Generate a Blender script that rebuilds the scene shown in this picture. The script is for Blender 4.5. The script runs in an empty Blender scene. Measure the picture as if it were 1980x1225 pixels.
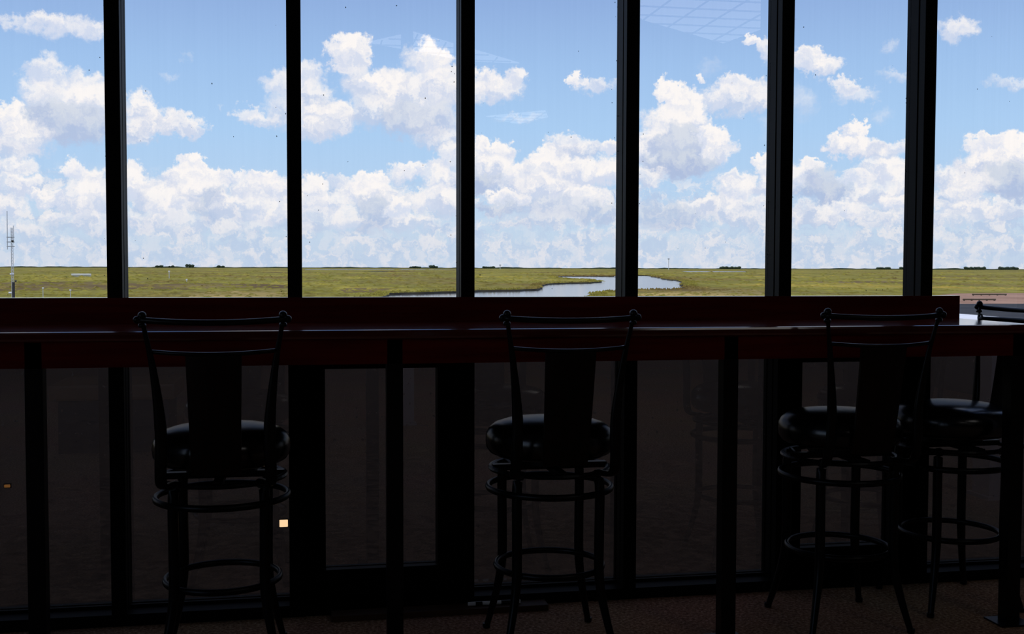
import bpy, bmesh, math, random
from mathutils import Vector, Matrix, noise
random.seed(7)
S = bpy.context.scene
COL = S.collection
# ------------------------------------------------------------------ camera
FPX = 2150.0; PITCH = .0445; ROLL = .0025; YAW = math.atan(400/2150.0); DC = 4.05; EYE = 1.266
Fv = Vector((math.sin(YAW)*math.cos(PITCH), math.cos(YAW)*math.cos(PITCH), -math.sin(PITCH)))
Rv = Vector((math.cos(YAW), -math.sin(YAW), 0)); Uv = Rv.cross(Fv)
R2 = Rv*math.cos(ROLL)+Uv*math.sin(ROLL); U2 = -Rv*math.sin(ROLL)+Uv*math.cos(ROLL)
CP = Vector((0, -DC, EYE))
cam = bpy.data.cameras.new('camera'); co = bpy.data.objects.new('camera', cam); COL.objects.link(co)
m = Matrix((R2, U2, -Fv)).transposed().to_4x4(); m.translation = CP
co.matrix_world = m
cam.sensor_width = 36; cam.lens = FPX/1980*36; cam.clip_end = 20000; cam.clip_start = .05
S.camera = co
def ray(x, y): return Fv*FPX+R2*(x-990)-U2*(y-612.5)
def atz(x, y, z):
    r = ray(x, y); return CP+r*((z-EYE)/r.z)
def aty(x, y, Y):
    r = ray(x, y); return CP+r*((Y+DC)/r.y)
# ------------------------------------------------------------------ colour management, sun
S.view_settings.view_transform = 'Standard'; S.view_settings.look = 'None'
S.view_settings.exposure = 0; S.view_settings.gamma = 1; S.view_settings.use_curve_mapping = False
sun = bpy.data.lights.new('sun', 'SUN'); sun.energy = 2.1; sun.angle = .01; sun.color = (1, .95, .87)
so = bpy.data.objects.new('sun', sun); COL.objects.link(so)
so.rotation_euler = Vector((.35, .45, -1.1)).to_track_quat('-Z', 'Y').to_euler()
def lin(c): return tuple(((v/255)/12.92 if v/255 <= .04045 else ((v/255+.055)/1.055)**2.4) for v in c)
# ------------------------------------------------------------------ sky: gradient plus cumulus puffs placed by azimuth and elevation
W = bpy.data.worlds.new('sky'); W.use_nodes = True
W.cycles.sampling_method = 'MANUAL'; W.cycles.sample_map_resolution = 256
nt = W.node_tree; nt.nodes.clear()
def N(t, tree=None, **k):
    n = (tree or nt).nodes.new(t)
    for a, b in k.items(): setattr(n, a, b)
    return n
def L(a, b, tree=None): (tree or nt).links.new(a, b)
tc = N('ShaderNodeTexCoord'); sp = N('ShaderNodeSeparateXYZ'); L(tc.outputs['Generated'], sp.inputs[0])
def M(op, a, b=None, c=None, tree=None, clamp=False):
    n = N('ShaderNodeMath', tree, operation=op); n.use_clamp = clamp
    for i, v in enumerate((a, b, c)):
        if v is None: continue
        if isinstance(v, (int, float)): n.inputs[i].default_value = v
        else: L(v, n.inputs[i], tree)
    return n.outputs[0]
def VM(op, a, b=None, c=None):
    n = N('ShaderNodeVectorMath', operation=op)
    for i, v in enumerate((a, b, c)):
        if v is None: continue
        if isinstance(v, (tuple, list)): n.inputs[i].default_value = v
        else: L(v, n.inputs[i])
    return n.outputs['Value'] if op in ('LENGTH', 'DOT_PRODUCT') else n.outputs[0]
def MR(v, a, b, c=0., d=1., smooth=True):
    n = N('ShaderNodeMapRange'); n.interpolation_type = 'SMOOTHSTEP' if smooth else 'LINEAR'
    L(v, n.inputs[0])
    for i, q in enumerate((a, b, c, d)): n.inputs[i+1].default_value = q
    return n.outputs[0]
def MIX(f, a, b):
    n = N('ShaderNodeMix', data_type='RGBA')
    for s, v in ((n.inputs[0], f), (n.inputs[6], a), (n.inputs[7], b)):
        if isinstance(v, (int, float)): s.default_value = v
        elif isinstance(v, tuple): s.default_value = v+(1,) if len(v) == 3 else v
        else: L(v, s)
    return n.outputs[2]
def NZ(vec, scale, detail, rough=.55, dist=0, col=False):
    n = N('ShaderNodeTexNoise', noise_dimensions='2D'); L(vec, n.inputs['Vector'])
    n.inputs['Scale'].default_value = scale; n.inputs['Detail'].default_value = detail
    n.inputs['Roughness'].default_value = rough; n.inputs['Distortion'].default_value = dist
    return n.outputs['Color' if col else 'Fac']
az = M('MULTIPLY', M('ARCTAN2', sp.outputs[0], sp.outputs[1]), 21.5)       # hundreds of pixels
el = M('MULTIPLY', M('ARCSINE', sp.outputs[2]), 21.5)
cb = N('ShaderNodeCombineXYZ'); L(az, cb.inputs[0]); L(el, cb.inputs[1]); P0 = cb.outputs[0]
w1 = VM('SUBTRACT', NZ(P0, 2.2, 5, .62, 0, True), (.5, .5, .5))
P1 = VM('MULTIPLY_ADD', w1, (.62, .50, 0), P0)
w2 = VM('SUBTRACT', NZ(P0, 6.0, 6, .68, 0, True), (.5, .5, .5))
P = VM('MULTIPLY_ADD', w2, (.30, .28, 0), P1)
nsh = NZ(P, 3.4, 7, .62)        # tone inside the clouds
# clear sky
rp = N('ShaderNodeValToRGB'); L(MR(el, -1., 34., 0, 1, False), rp.inputs[0])
cr = rp.color_ramp; cr.elements[0].position = 0; cr.elements[0].color = lin((190, 208, 228))+(1,)
cr.elements[1].position = 1; cr.elements[1].color = lin((70, 112, 190))+(1,)
for e, c in ((0, (206, 219, 234)), (.6, (200, 220, 238)), (1.5, (183, 211, 240)), (2.6, (172, 206, 242)), (3.8, (160, 194, 236)), (5.2, (142, 172, 221)), (9, (118, 156, 216))):
    q = cr.elements.new((e+1)/35); q.color = lin(c)+(1,)
sky = rp.outputs[0]
WHITE = lin((254, 248, 245)); 
# thin veil and broken cloud deck low over the horizon, all round
v1 = N('ShaderNodeVectorMath', operation='MULTIPLY'); L(P, v1.inputs[0]); v1.inputs[1].default_value = (1, 2.3, 0)
deck = NZ(v1.outputs[0], 1.6, 7, .62)
dk = M('MULTIPLY', MR(deck, .40, .56), MR(el, 1.35, 1.9, 1, 0))
dcol = MIX(MR(nsh, .38, .62), lin((186, 203, 230)), lin((246, 241, 240)))
sky = MIX(M('MULTIPLY', dk, .82), sky, dcol)
# scattered clouds higher up and out of the frame, the same weather all round
v2 = N('ShaderNodeVectorMath', operation='MULTIPLY'); L(P, v2.inputs[0]); v2.inputs[1].default_value = (1, 1.5, 0)
far = NZ(v2.outputs[0], .42, 8, .58)
inside = M('MULTIPLY', MR(az, -6.6, -5.9), MR(az, 13.6, 14.4, 1, 0))
outm = M('MAXIMUM', M('SUBTRACT', 1., inside), MR(el, 5.3, 6.5))
fc = M('MULTIPLY', MR(far, .50, .60), outm)
sky = MIX(M('MULTIPLY', fc, .9), sky, MIX(MR(nsh, .35, .6), lin((206, 212, 230)), WHITE))
# puffs: x, y, rx, ry in photograph pixels (turned into angles), greyness of the base, opacity, softness
PUFFS = '''
20 37 26 12 .1 .55 .6|120 50 85 24 .1 .8 .5|90 42 40 18 .1 .6 .5|175 55 35 14 .1 .6 .5
330 146 26 9 .1 .3 .8|355 106 18 8 .1 .2 .8|420 207 10 10 .1 .3 .8|1005 226 60 10 .1 .35 .8
90 140 32 36 .1 .8 .4|70 175 36 26 .15 .7 .5|160 168 46 32 .1 .85 .35|125 200 80 44 .2 .85 .35|190 205 55 40 .15 .85 .35|130 238 95 42 .85 .9 .35|15 232 38 34 0 1 .25|45 265 55 38 .3 .9 .35|20 290 50 24 .4 .7 .5
278 218 34 40 .3 .95 .3|262 255 48 30 .5 .85 .4|345 243 54 24 .25 .9 .35|385 248 26 12 .2 .7 .4|305 235 40 26 .3 .8 .4
478 218 26 16 .1 .7 .4|505 232 42 16 .2 .7 .4|545 160 45 28 .1 .8 .4|600 142 36 24 .1 .8 .4|600 185 50 36 .4 .85 .4|550 215 45 40 .3 .7 .5|635 230 62 38 .25 .95 .3|610 250 40 26 .3 .8 .4
675 105 47 42 .1 1 .2|690 150 40 22 .2 .6 .6|735 172 72 38 .25 .9 .35|725 160 30 18 0 1 .25|798 190 86 54 .3 .9 .35|838 118 40 42 0 .98 .22|795 112 24 30 .1 .7 .5|865 170 50 44 .2 .9 .3|720 215 66 34 .5 .75 .5|790 232 70 38 .75 .85 .4|840 230 55 40 .6 .85 .35|855 268 64 24 .5 .75 .5
940 155 32 28 .1 .95 .3|968 172 54 28 .2 .85 .4|1000 150 24 24 .1 .9 .3|905 180 40 32 .3 .9 .4
1112 152 16 14 0 .95 .3|1145 165 42 17 .2 .75 .5|1170 170 22 12 .2 .5 .6
1455 78 22 14 0 .95 .25|1478 96 20 22 .1 .8 .4|1515 110 40 24 .1 .5 .6|1355 148 15 10 0 .9 .3|1425 163 50 22 .05 .9 .3|1430 195 80 32 .4 .75 .4|1480 185 40 30 .3 .7 .5|1385 188 38 26 .1 .75 .4|1370 130 30 16 0 .2 .9
1568 116 38 24 .1 .95 .25|1600 128 28 26 .2 .85 .35|1550 195 34 38 .2 .4 .7|1490 250 30 30 .1 .3 .8|1640 165 26 16 .1 .9 .35|1655 185 46 18 .1 .6 .5|1720 88 26 14 .1 .35 .7|1735 146 40 13 .1 .45 .6|1700 225 30 18 .1 .3 .8
1852 60 36 24 .15 .8 .4|1955 160 46 11 .2 .5 .5|1830 45 20 14 .1 .4 .6
1300 182 30 30 0 1 .2|1318 205 44 38 .1 .98 .2|1340 232 36 34 .15 .95 .25|1290 250 52 50 .2 .95 .3|1265 290 50 48 .35 .9 .3|1320 285 62 50 .75 .98 .25|1300 318 66 32 .95 .95 .35|1362 262 18 20 0 1 .2|1378 270 34 26 .05 1 .25|1392 292 34 28 .2 .95 .3|1350 315 40 22 .9 .85 .4
1655 258 28 24 .05 .98 .2|1628 282 34 20 .1 .95 .25|1672 284 46 24 .25 .95 .3|1705 302 34 18 .3 .8 .4|1738 285 32 18 .1 .8 .4|1700 330 50 24 .3 .8 .4
1900 288 36 24 .05 1 .22|1925 275 30 14 0 .9 .3|1960 288 46 30 .05 1 .22|1918 320 66 30 .4 .98 .3|1965 320 50 34 .4 .95 .3|1950 352 62 38 .95 .9 .4|1880 355 50 26 .5 .8 .4
375 322 32 24 0 1 .2|352 352 46 34 .15 .98 .25|405 345 34 26 .1 .98 .25|372 372 70 30 .4 .9 .35|455 338 28 14 .05 .9 .3|516 343 32 20 0 .98 .25|500 368 56 30 .2 .9 .35|545 372 34 30 .1 .9 .35|258 330 20 22 .1 .9 .3|262 358 42 34 .15 .95 .3|305 385 50 28 .3 .9 .35|405 402 34 44 .95 .75 .45|330 402 52 28 .1 .9 .35|450 400 50 32 .4 .85 .4|520 410 46 30 .15 .9 .35|280 425 52 22 .4 .8 .4|340 435 70 26 .4 .7 .5|470 440 70 20 .5 .6 .5
30 325 34 22 .2 .85 .35|50 360 28 20 .1 .85 .35|20 355 34 24 .3 .7 .4|95 385 38 14 .1 .9 .3|110 424 28 12 .1 .9 .3|120 436 44 10 .9 .5 .5|148 330 28 26 0 .95 .25|180 358 36 34 .1 .95 .3|165 390 46 40 .2 .9 .35|15 395 34 24 .2 .7 .4|190 430 50 24 .4 .7 .4|30 440 50 24 .5 .5 .5
605 352 30 20 0 .95 .3|655 350 24 14 .1 .7 .4|715 352 42 22 0 1 .22|700 372 52 30 .15 .95 .3|735 385 50 30 .3 .9 .3|600 378 34 34 .15 .9 .3|630 395 50 26 .2 .85 .4|722 418 50 42 .95 .85 .4|768 402 32 20 0 .95 .25|668 425 38 26 .1 .85 .35|790 328 40 17 .05 .9 .3|775 340 34 14 .15 .7 .4|850 322 30 16 .1 .85 .35|868 300 30 30 .1 .85 .4|855 350 46 34 .15 .9 .35|835 385 44 26 .1 .85 .4|870 392 36 30 .4 .85 .4|600 425 56 28 .5 .7 .4|800 430 60 22 .4 .7 .4
930 288 34 26 0 1 .22|965 300 38 28 .1 .98 .25|935 325 56 34 .3 .95 .3|925 352 52 26 .95 .9 .35|1005 340 34 26 0 .95 .25|1000 362 50 28 .4 .85 .4|985 382 46 16 .05 .95 .25|960 402 66 14 .95 .75 .4|1070 305 36 28 0 .98 .22|1095 278 44 22 .15 .85 .35|1125 292 50 22 .5 .8 .4|1182 285 30 16 .05 .95 .25|1060 330 60 32 .15 .95 .3|1120 335 70 34 .2 .95 .3|1180 330 40 30 .15 .95 .3|1050 360 56 26 .3 .9 .35|1125 378 60 24 .1 .95 .3|1080 400 90 24 .6 .85 .4|1155 412 70 22 .85 .75 .4|1040 425 90 20 .6 .6 .5
1250 345 46 24 .4 .8 .4|1335 405 44 20 0 .85 .3|1290 420 90 32 .95 .75 .45|1425 348 34 20 .1 .85 .3|1430 368 44 24 .15 .9 .3|1475 308 20 14 0 .95 .25|1490 335 30 22 .1 .9 .3|1500 365 46 30 .3 .85 .4|1395 400 60 26 .4 .8 .4|1480 405 60 26 .3 .8 .4|1450 425 50 20 .5 .6 .5
1565 318 34 14 .05 .95 .25|1548 342 44 26 .2 .9 .3|1590 345 36 26 .8 .85 .35|1600 372 60 26 .95 .85 .4|1655 345 34 16 .05 .85 .35|1720 330 36 24 .1 .9 .3|1748 352 34 24 .2 .9 .35|1640 405 56 20 .1 .9 .35|1690 372 56 24 .4 .8 .4|1740 392 44 18 .1 .9 .3|1700 425 66 18 .3 .75 .4|1570 412 60 22 .5 .75 .4
1835 345 36 24 .3 .85 .4|1860 372 46 22 .2 .85 .4|1870 405 70 20 .2 .85 .4|1950 405 60 22 .4 .8 .4|1830 425 70 16 .4 .7 .5'''
base_sky = sky
nshA = M('MULTIPLY_ADD', nsh, 3.1, -1.10)
def azpx(x): d = ray(x, 300); return math.atan2(d.x, d.y)*21.5
ALL = [tuple(map(float, ln.split())) for ln in PUFFS.replace('\n', '|').split('|') if ln.strip()]
def chain(x_lo, x_hi):
    # every puff that reaches into this stretch of the sky, composited in order
    sky = base_sky; Pc = P; n_ = 0
    for x, y, rx, ry, gr, op, so_ in ALL:
        if x+1.3*rx+60 < x_lo or x-1.3*rx-60 > x_hi: continue
        n_ += 1
        if n_ % 40 == 1: Pc = VM('MULTIPLY_ADD', sky, (1e-7, 1e-7, 0), Pc)   # keeps the node chain within the renderer's limits
        d = ray(x, y).normalized(); a = math.atan2(d.x, d.y)*21.5; e = math.asin(d.z)*21.5
        ix = 100/rx; iy = 100/ry
        q = VM('MULTIPLY_ADD', Pc, (ix, iy, 0), (-a*ix, -e*iy, 0))
        al = MR(VM('LENGTH', q), 1.08, 1.08-so_*1.35, 0, op)
        t = M('ADD', VM('DOT_PRODUCT', q, (0.18, .97, 0)), nshA, clamp=True)
        g = tuple(lin((252-46*gr, 248-34*gr, 250-22*gr)))
        g0 = tuple(lin((221-46*gr, 226-36*gr, 241-20*gr)))
        sky = MIX(al, sky, MIX(t, g0, WHITE if gr < .6 else g))
    return sky
# low haze takes the clouds near the horizon
hz_f = MR(el, .0, 1.5, .72, 0); hz_c = MIX(MR(nsh, .42, .6), lin((192, 208, 230)), lin((216, 220, 232)))
def BG(c):
    b_ = N('ShaderNodeBackground'); L(MIX(hz_f, c, hz_c), b_.inputs[0]); b_.inputs[1].default_value = 1.10; return b_.outputs[0]
def MS(f, a, b):
    n = N('ShaderNodeMixShader'); L(f, n.inputs[0]); L(a, n.inputs[1]); L(b, n.inputs[2]); return n.outputs[0]
# the hand-placed puffs only exist in this patch of sky, so the rest of it skips them
inbox = M('MULTIPLY', M('MULTIPLY', M('GREATER_THAN', az, -8.0), M('LESS_THAN', az, 15.0)), M('MULTIPLY', M('GREATER_THAN', el, -.02), M('LESS_THAN', el, 6.4)))
A1, A2 = BG(chain(-999, 570)), BG(chain(570, 1217))
A3 = BG(chain(1217, 9999))
puffs = MS(M('GREATER_THAN', az, azpx(570)), A1, MS(M('GREATER_THAN', az, azpx(1217)), A2, A3))
world_out = MS(inbox, BG(base_sky), puffs)
wo = N('ShaderNodeOutputWorld'); L(world_out, wo.inputs[0])
S.world = W
# ------------------------------------------------------------------ materials
def mat(name, col, rough=.5, metal=0, spec=.5, bump=None, var=None, coat=0, emit=None):
    m = bpy.data.materials.new(name); m.use_nodes = True; t = m.node_tree; b = t.nodes['Principled BSDF']
    b.inputs['Base Color'].default_value = col+(1,); b.inputs['Roughness'].default_value = rough
    b.inputs['Metallic'].default_value = metal; b.inputs['Specular IOR Level'].default_value = spec
    b.inputs['Coat Weight'].default_value = coat
    tcn = t.nodes.new('ShaderNodeTexCoord'); out = tcn.outputs['Object']
    if var:                                   # (scale, second colour, stretch)
        mp = t.nodes.new('ShaderNodeMapping'); mp.inputs['Scale'].default_value = var[2]; t.links.new(out, mp.inputs[0])
        n = t.nodes.new('ShaderNodeTexNoise'); n.inputs['Scale'].default_value = var[0]; n.inputs['Detail'].default_value = 6
        t.links.new(mp.outputs[0], n.inputs['Vector'])
        r = t.nodes.new('ShaderNodeValToRGB'); r.color_ramp.elements[0].position = .38; r.color_ramp.elements[1].position = .64
        r.color_ramp.elements[0].color = col+(1,); r.color_ramp.elements[1].color = var[1]+(1,)
        t.links.new(n.outputs[0], r.inputs[0]); t.links.new(r.outputs[0], b.inputs['Base Color'])
    if bump:
        n = t.nodes.new('ShaderNodeTexNoise'); n.inputs['Scale'].default_value = bump[0]; n.inputs['Detail'].default_value = 4
        t.links.new(out, n.inputs['Vector'])
        bp = t.nodes.new('ShaderNodeBump'); bp.inputs['Strength'].default_value = bump[1]; bp.inputs['Distance'].default_value = bump[2]
        t.links.new(n.outputs[0], bp.inputs['Height']); t.links.new(bp.outputs[0], b.inputs['Normal'])
    if emit:
        b.inputs['Emission Color'].default_value = emit[0]+(1,); b.inputs['Emission Strength'].default_value = emit[1]
    return m
MT = {}
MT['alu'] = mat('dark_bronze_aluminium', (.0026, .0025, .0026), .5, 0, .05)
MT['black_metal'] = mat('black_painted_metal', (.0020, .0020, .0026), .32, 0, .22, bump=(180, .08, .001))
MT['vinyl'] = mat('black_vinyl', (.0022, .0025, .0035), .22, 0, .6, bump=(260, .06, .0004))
MT['wood'] = mat('dark_cherry_wood', (.092, .0035, .0025), .4, 0, .08, var=(3, (.135, .008, .0045), (1, 14, 14)))
MT['woodtop'] = mat('dark_cherry_varnished_top', (.08, .012, .008), .11, 0, .9, var=(3, (.11, .020, .012), (1, 14, 14)))
MT['splat'] = mat('dark_walnut_panel', (.005, .0018, .001), .4, 0, .2, var=(6, (.009, .003, .002), (10, 10, 1)))
MT['plank'] = mat('brown_plank', (.05, .022, .008), .6, 0, .3, var=(4, (.07, .032, .012), (1, 12, 12)))
MT['white'] = mat('white_plastic', (.75, .75, .74), .4)
MT['sill'] = mat('pale_exterior_sill', (.82, .78, .68), .6)
MT['ceil'] = mat('dull_ceiling_tile', (.16, .15, .14), .9, bump=(60, .2, .002))
MT['wallm'] = mat('dark_wall_paint', (.10, .085, .07), .8, bump=(30, .1, .002))
MT['pale'] = mat('pale_pinkish_paint', (.50, .40, .37), .7)
MT['tan'] = mat('tan_leather', (.30, .15, .06), .5, bump=(40, .2, .003))
MT['concrete'] = mat('pale_concrete', (.80, .80, .82), .8, var=(.3, (.86, .86, .88), (1, 1, 1)))
MT['asphalt'] = mat('dark_asphalt', (.035, .037, .042), .9, 0, .1, var=(.25, (.055, .055, .055), (1, 1, 1)))
MT['marsh_brown'] = mat('brown_marsh_ground', (.13, .085, .038), .95, 0, .05, var=(.05, (.25, .19, .065), (.8, .35, 1)))
MT['dry'] = mat('dry_ochre_grass', (.24, .19, .06), .95, 0, .05, var=(.06, (.48, .34, .11), (.8, .35, 1)))
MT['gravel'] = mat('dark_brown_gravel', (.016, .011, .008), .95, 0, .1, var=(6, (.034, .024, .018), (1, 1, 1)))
MT['dirt'] = mat('salmon_dirt', (.30, .17, .11), .9, 0, .1, var=(.12, (.42, .25, .17), (1, .4, 1)))
MT['tree'] = mat('dark_tree_green', (.030, .045, .032), .9, 0, .1, var=(.1, (.05, .075, .045), (1, 1, 1)))
MT['mast'] = mat('galvanised_steel', (.60, .62, .66), .5, .3)
MT['darkbox'] = mat('dark_equipment', (.03, .03, .035), .6)
MT['emitter'] = mat('ceiling_light_diffuser', (.8, .8, .8), .5, emit=((1, .97, .95), 1.15))
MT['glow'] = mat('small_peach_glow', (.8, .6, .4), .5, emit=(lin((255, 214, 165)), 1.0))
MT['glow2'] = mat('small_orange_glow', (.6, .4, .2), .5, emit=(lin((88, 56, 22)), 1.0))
def one_sided(t, fr, tr_in, mx_in, tint):
    # the pane is a solid slab: reflection and tint are counted once, at the face the ray meets first
    ge = t.nodes.new('ShaderNodeNewGeometry'); iv = t.nodes.new('ShaderNodeMath'); iv.operation = 'SUBTRACT'; iv.inputs[0].default_value = 1
    t.links.new(ge.outputs['Backfacing'], iv.inputs[1])
    mu = t.nodes.new('ShaderNodeMath'); mu.operation = 'MULTIPLY'; t.links.new(fr, mu.inputs[0]); t.links.new(iv.outputs[0], mu.inputs[1]); t.links.new(mu.outputs[0], mx_in)
    mc = t.nodes.new('ShaderNodeMix'); mc.data_type = 'RGBA'; t.links.new(ge.outputs['Backfacing'], mc.inputs[0])
    if isinstance(tint, tuple): mc.inputs[6].default_value = tint
    else: t.links.new(tint, mc.inputs[6])
    mc.inputs[7].default_value = (1, 1, 1, 1); t.links.new(mc.outputs[2], tr_in)
def glass():
    m = bpy.data.materials.new('clear_window_glass'); m.use_nodes = True; t = m.node_tree; t.nodes.clear()
    tr = t.nodes.new('ShaderNodeBsdfTransparent'); gl = t.nodes.new('ShaderNodeBsdfGlossy'); gl.inputs['Roughness'].default_value = 0
    fr = t.nodes.new('ShaderNodeFresnel'); fr.inputs[0].default_value = 1.75
    mx = t.nodes.new('ShaderNodeMixShader'); o = t.nodes.new('ShaderNodeOutputMaterial')
    # faint vertical streaks of dried water
    tcn = t.nodes.new('ShaderNodeTexCoord'); mp = t.nodes.new('ShaderNodeMapping'); mp.inputs['Scale'].default_value = (22, 1, .35)
    n = t.nodes.new('ShaderNodeTexNoise'); n.inputs['Scale'].default_value = 4; n.inputs['Detail'].default_value = 5
    t.links.new(tcn.outputs['Object'], mp.inputs[0]); t.links.new(mp.outputs[0], n.inputs['Vector'])
    r = t.nodes.new('ShaderNodeValToRGB'); r.color_ramp.elements[0].position = .35; r.color_ramp.elements[0].color = (.975, .985, .99, 1)
    r.color_ramp.elements[1].position = .7; r.color_ramp.elements[1].color = (.95, .965, .975, 1)
    t.links.new(n.outputs[0], r.inputs[0]); one_sided(t, fr.outputs[0], tr.inputs[0], mx.inputs[0], r.outputs[0]); t.links.new(tr.outputs[0], mx.inputs[1]); t.links.new(gl.outputs[0], mx.inputs[2]); t.links.new(mx.outputs[0], o.inputs[0])
    return m
MT['glass'] = glass()
def spandrel():
    m = bpy.data.materials.new('dark_tinted_glass'); m.use_nodes = True; t = m.node_tree; t.nodes.clear()
    tr = t.nodes.new('ShaderNodeBsdfTransparent'); b = t.nodes.new('ShaderNodeBsdfGlossy')
    fr = t.nodes.new('ShaderNodeFresnel'); fr.inputs[0].default_value = 2.5
    mx = t.nodes.new('ShaderNodeMixShader'); o = t.nodes.new('ShaderNodeOutputMaterial')
    one_sided(t, fr.outputs[0], tr.inputs[0], mx.inputs[0], (.225, .205, .195, 1)); t.links.new(tr.outputs[0], mx.inputs[1]); t.links.new(b.outputs[0], mx.inputs[2]); t.links.new(mx.outputs[0], o.inputs[0])
    tcn = t.nodes.new('ShaderNodeTexCoord'); n = t.nodes.new('ShaderNodeTexNoise'); n.inputs['Scale'].default_value = 60; n.inputs['Detail'].default_value = 3
    t.links.new(tcn.outputs['Object'], n.inputs['Vector'])
    r = t.nodes.new('ShaderNodeValToRGB'); r.color_ramp.elements[0].position = .66; r.color_ramp.elements[0].color = (0, 0, 0, 1)
    r.color_ramp.elements[1].position = .74; r.color_ramp.elements[1].color = (.4, .4, .4, 1)
    t.links.new(n.outputs[0], r.inputs[0]); t.links.new(r.outputs[0], b.inputs['Roughness'])
    return m
MT['spandrel'] = spandrel()
def carpet():
    m = mat('speckled_brown_carpet', (.10, .05, .03), .95, 0, .1)
    t = m.node_tree; b = t.nodes['Principled BSDF']; tcn = t.nodes.new('ShaderNodeTexCoord')
    n = t.nodes.new('ShaderNodeTexNoise'); n.inputs['Scale'].default_value = 85; n.inputs['Detail'].default_value = 3; n.inputs['Roughness'].default_value = .7
    n2 = t.nodes.new('ShaderNodeTexNoise'); n2.inputs['Scale'].default_value = 1.1; n2.inputs['Detail'].default_value = 3
    for q in (n, n2): t.links.new(tcn.outputs['Object'], q.inputs['Vector'])
    r = t.nodes.new('ShaderNodeValToRGB'); e = r.color_ramp.elements
    e[0].position = .30; e[0].color = (.13, .062, .036, 1); e[1].position = .72; e[1].color = (.98, .72, .52, 1)
    k = e.new(.52); k.color = (.50, .29, .175, 1)
    t.links.new(n.outputs[0], r.inputs[0])
    mx = t.nodes.new('ShaderNodeMix'); mx.data_type = 'RGBA'; mx.blend_type = 'MULTIPLY'; mx.inputs[0].default_value = .5
    t.links.new(r.outputs[0], mx.inputs[6]); t.links.new(n2.outputs[1], mx.inputs[7])
    t.links.new(mx.outputs[2], b.inputs['Base Color'])
    return m
MT['carpet'] = carpet()
def marsh():
    m = mat('marsh_grass', (.2, .17, .05), .95, 0, .05)
    t = m.node_tree; b = t.nodes['Principled BSDF']; tcn = t.nodes.new('ShaderNodeTexCoord')
    def nz(sc, stretch, det):
        mp = t.nodes.new('ShaderNodeMapping'); mp.inputs['Scale'].default_value = stretch
        n = t.nodes.new('ShaderNodeTexNoise'); n.inputs['Scale'].default_value = sc; n.inputs['Detail'].default_value = det; n.inputs['Roughness'].default_value = .6
        t.links.new(tcn.outputs['Object'], mp.inputs[0]); t.links.new(mp.outputs[0], n.inputs['Vector']); return n.outputs[0]
    r = t.nodes.new('ShaderNodeValToRGB'); e = r.color_ramp.elements
    e[0].position = .30; e[0].color = (.135, .085, .036, 1); e[1].position = .72; e[1].color = (.47, .345, .075, 1)
    for p, c in ((.41, (.250, .195, .058)), (.50, (.245, .225, .046)), (.58, (.335, .290, .060))):
        q = e.new(p); q.color = c+(1,)
    t.links.new(nz(.016, (.8, .32, 1), 8), r.inputs[0])
    r2 = t.nodes.new('ShaderNodeValToRGB'); r2.color_ramp.elements[0].position = .35; r2.color_ramp.elements[0].color = (.62, .58, .50, 1)
    r2.color_ramp.elements[1].position = .62; r2.color_ramp.elements[1].color = (1.12, 1.1, 1.05, 1)
    t.links.new(nz(.35, (1, .25, 1), 6), r2.inputs[0])
    mx = t.nodes.new('ShaderNodeMix'); mx.data_type = 'RGBA'; mx.blend_type = 'MULTIPLY'; mx.inputs[0].default_value = 1
    t.links.new(r.outputs[0], mx.inputs[6]); t.links.new(r2.outputs[0], mx.inputs[7]); t.links.new(mx.outputs[2], b.inputs['Base Color'])
    return m
MT['marsh'] = marsh()
MT['bank'] = mat('wet_mud_bank', (.06, .045, .028), .8, var=(.3, (.10, .08, .045), (1, 1, 1)))
def water():
    m = mat('river_water', (.06, .07, .08), .12, 0, .5)
    t = m.node_tree; b = t.nodes['Principled BSDF']; b.inputs['IOR'].default_value = 1.33
    tcn = t.nodes.new('ShaderNodeTexCoord'); n = t.nodes.new('ShaderNodeTexNoise'); n.inputs['Scale'].default_value = .8; n.inputs['Detail'].default_value = 4
    t.links.new(tcn.outputs['Object'], n.inputs['Vector'])
    bp = t.nodes.new('ShaderNodeBump'); bp.inputs['Strength'].default_value = .2; bp.inputs['Distance'].default_value = .10
    t.links.new(n.outputs[0], bp.inputs['Height']); t.links.new(bp.outputs[0], b.inputs['Normal'])
    return m
MT['water'] = water()
# ------------------------------------------------------------------ builders
def obj(name, bm, m, parent=None, smooth=False, bevel=0):
    if bevel: bmesh.ops.bevel(bm, geom=[e for e in bm.edges], offset=bevel, segments=2, affect='EDGES', profile=.6)
    me = bpy.data.meshes.new(name); bmesh.ops.recalc_face_normals(bm, faces=bm.faces); bm.to_mesh(me); bm.free()
    for x in (m if isinstance(m, (list, tuple)) else [m]): me.materials.append(MT[x])
    if smooth:
        me.polygons.foreach_set('use_smooth', [True]*len(me.polygons))
    o = bpy.data.objects.new(name, me); COL.objects.link(o)
    if parent: o.parent = parent
    return o
def B(*boxes):
    bm = bmesh.new()
    for b in boxes: addbox(bm, *b)
    return bm
def addbox(bm, x0, x1, y0, y1, z0, z1):
    v = [bm.verts.new((x, y, z)) for z in (z0, z1) for y in (y0, y1) for x in (x0, x1)]
    for f in ((0, 1, 3, 2), (4, 6, 7, 5), (0, 4, 5, 1), (1, 5, 7, 3), (3, 7, 6, 2), (2, 6, 4, 0)): bm.faces.new([v[i] for i in f])
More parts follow.
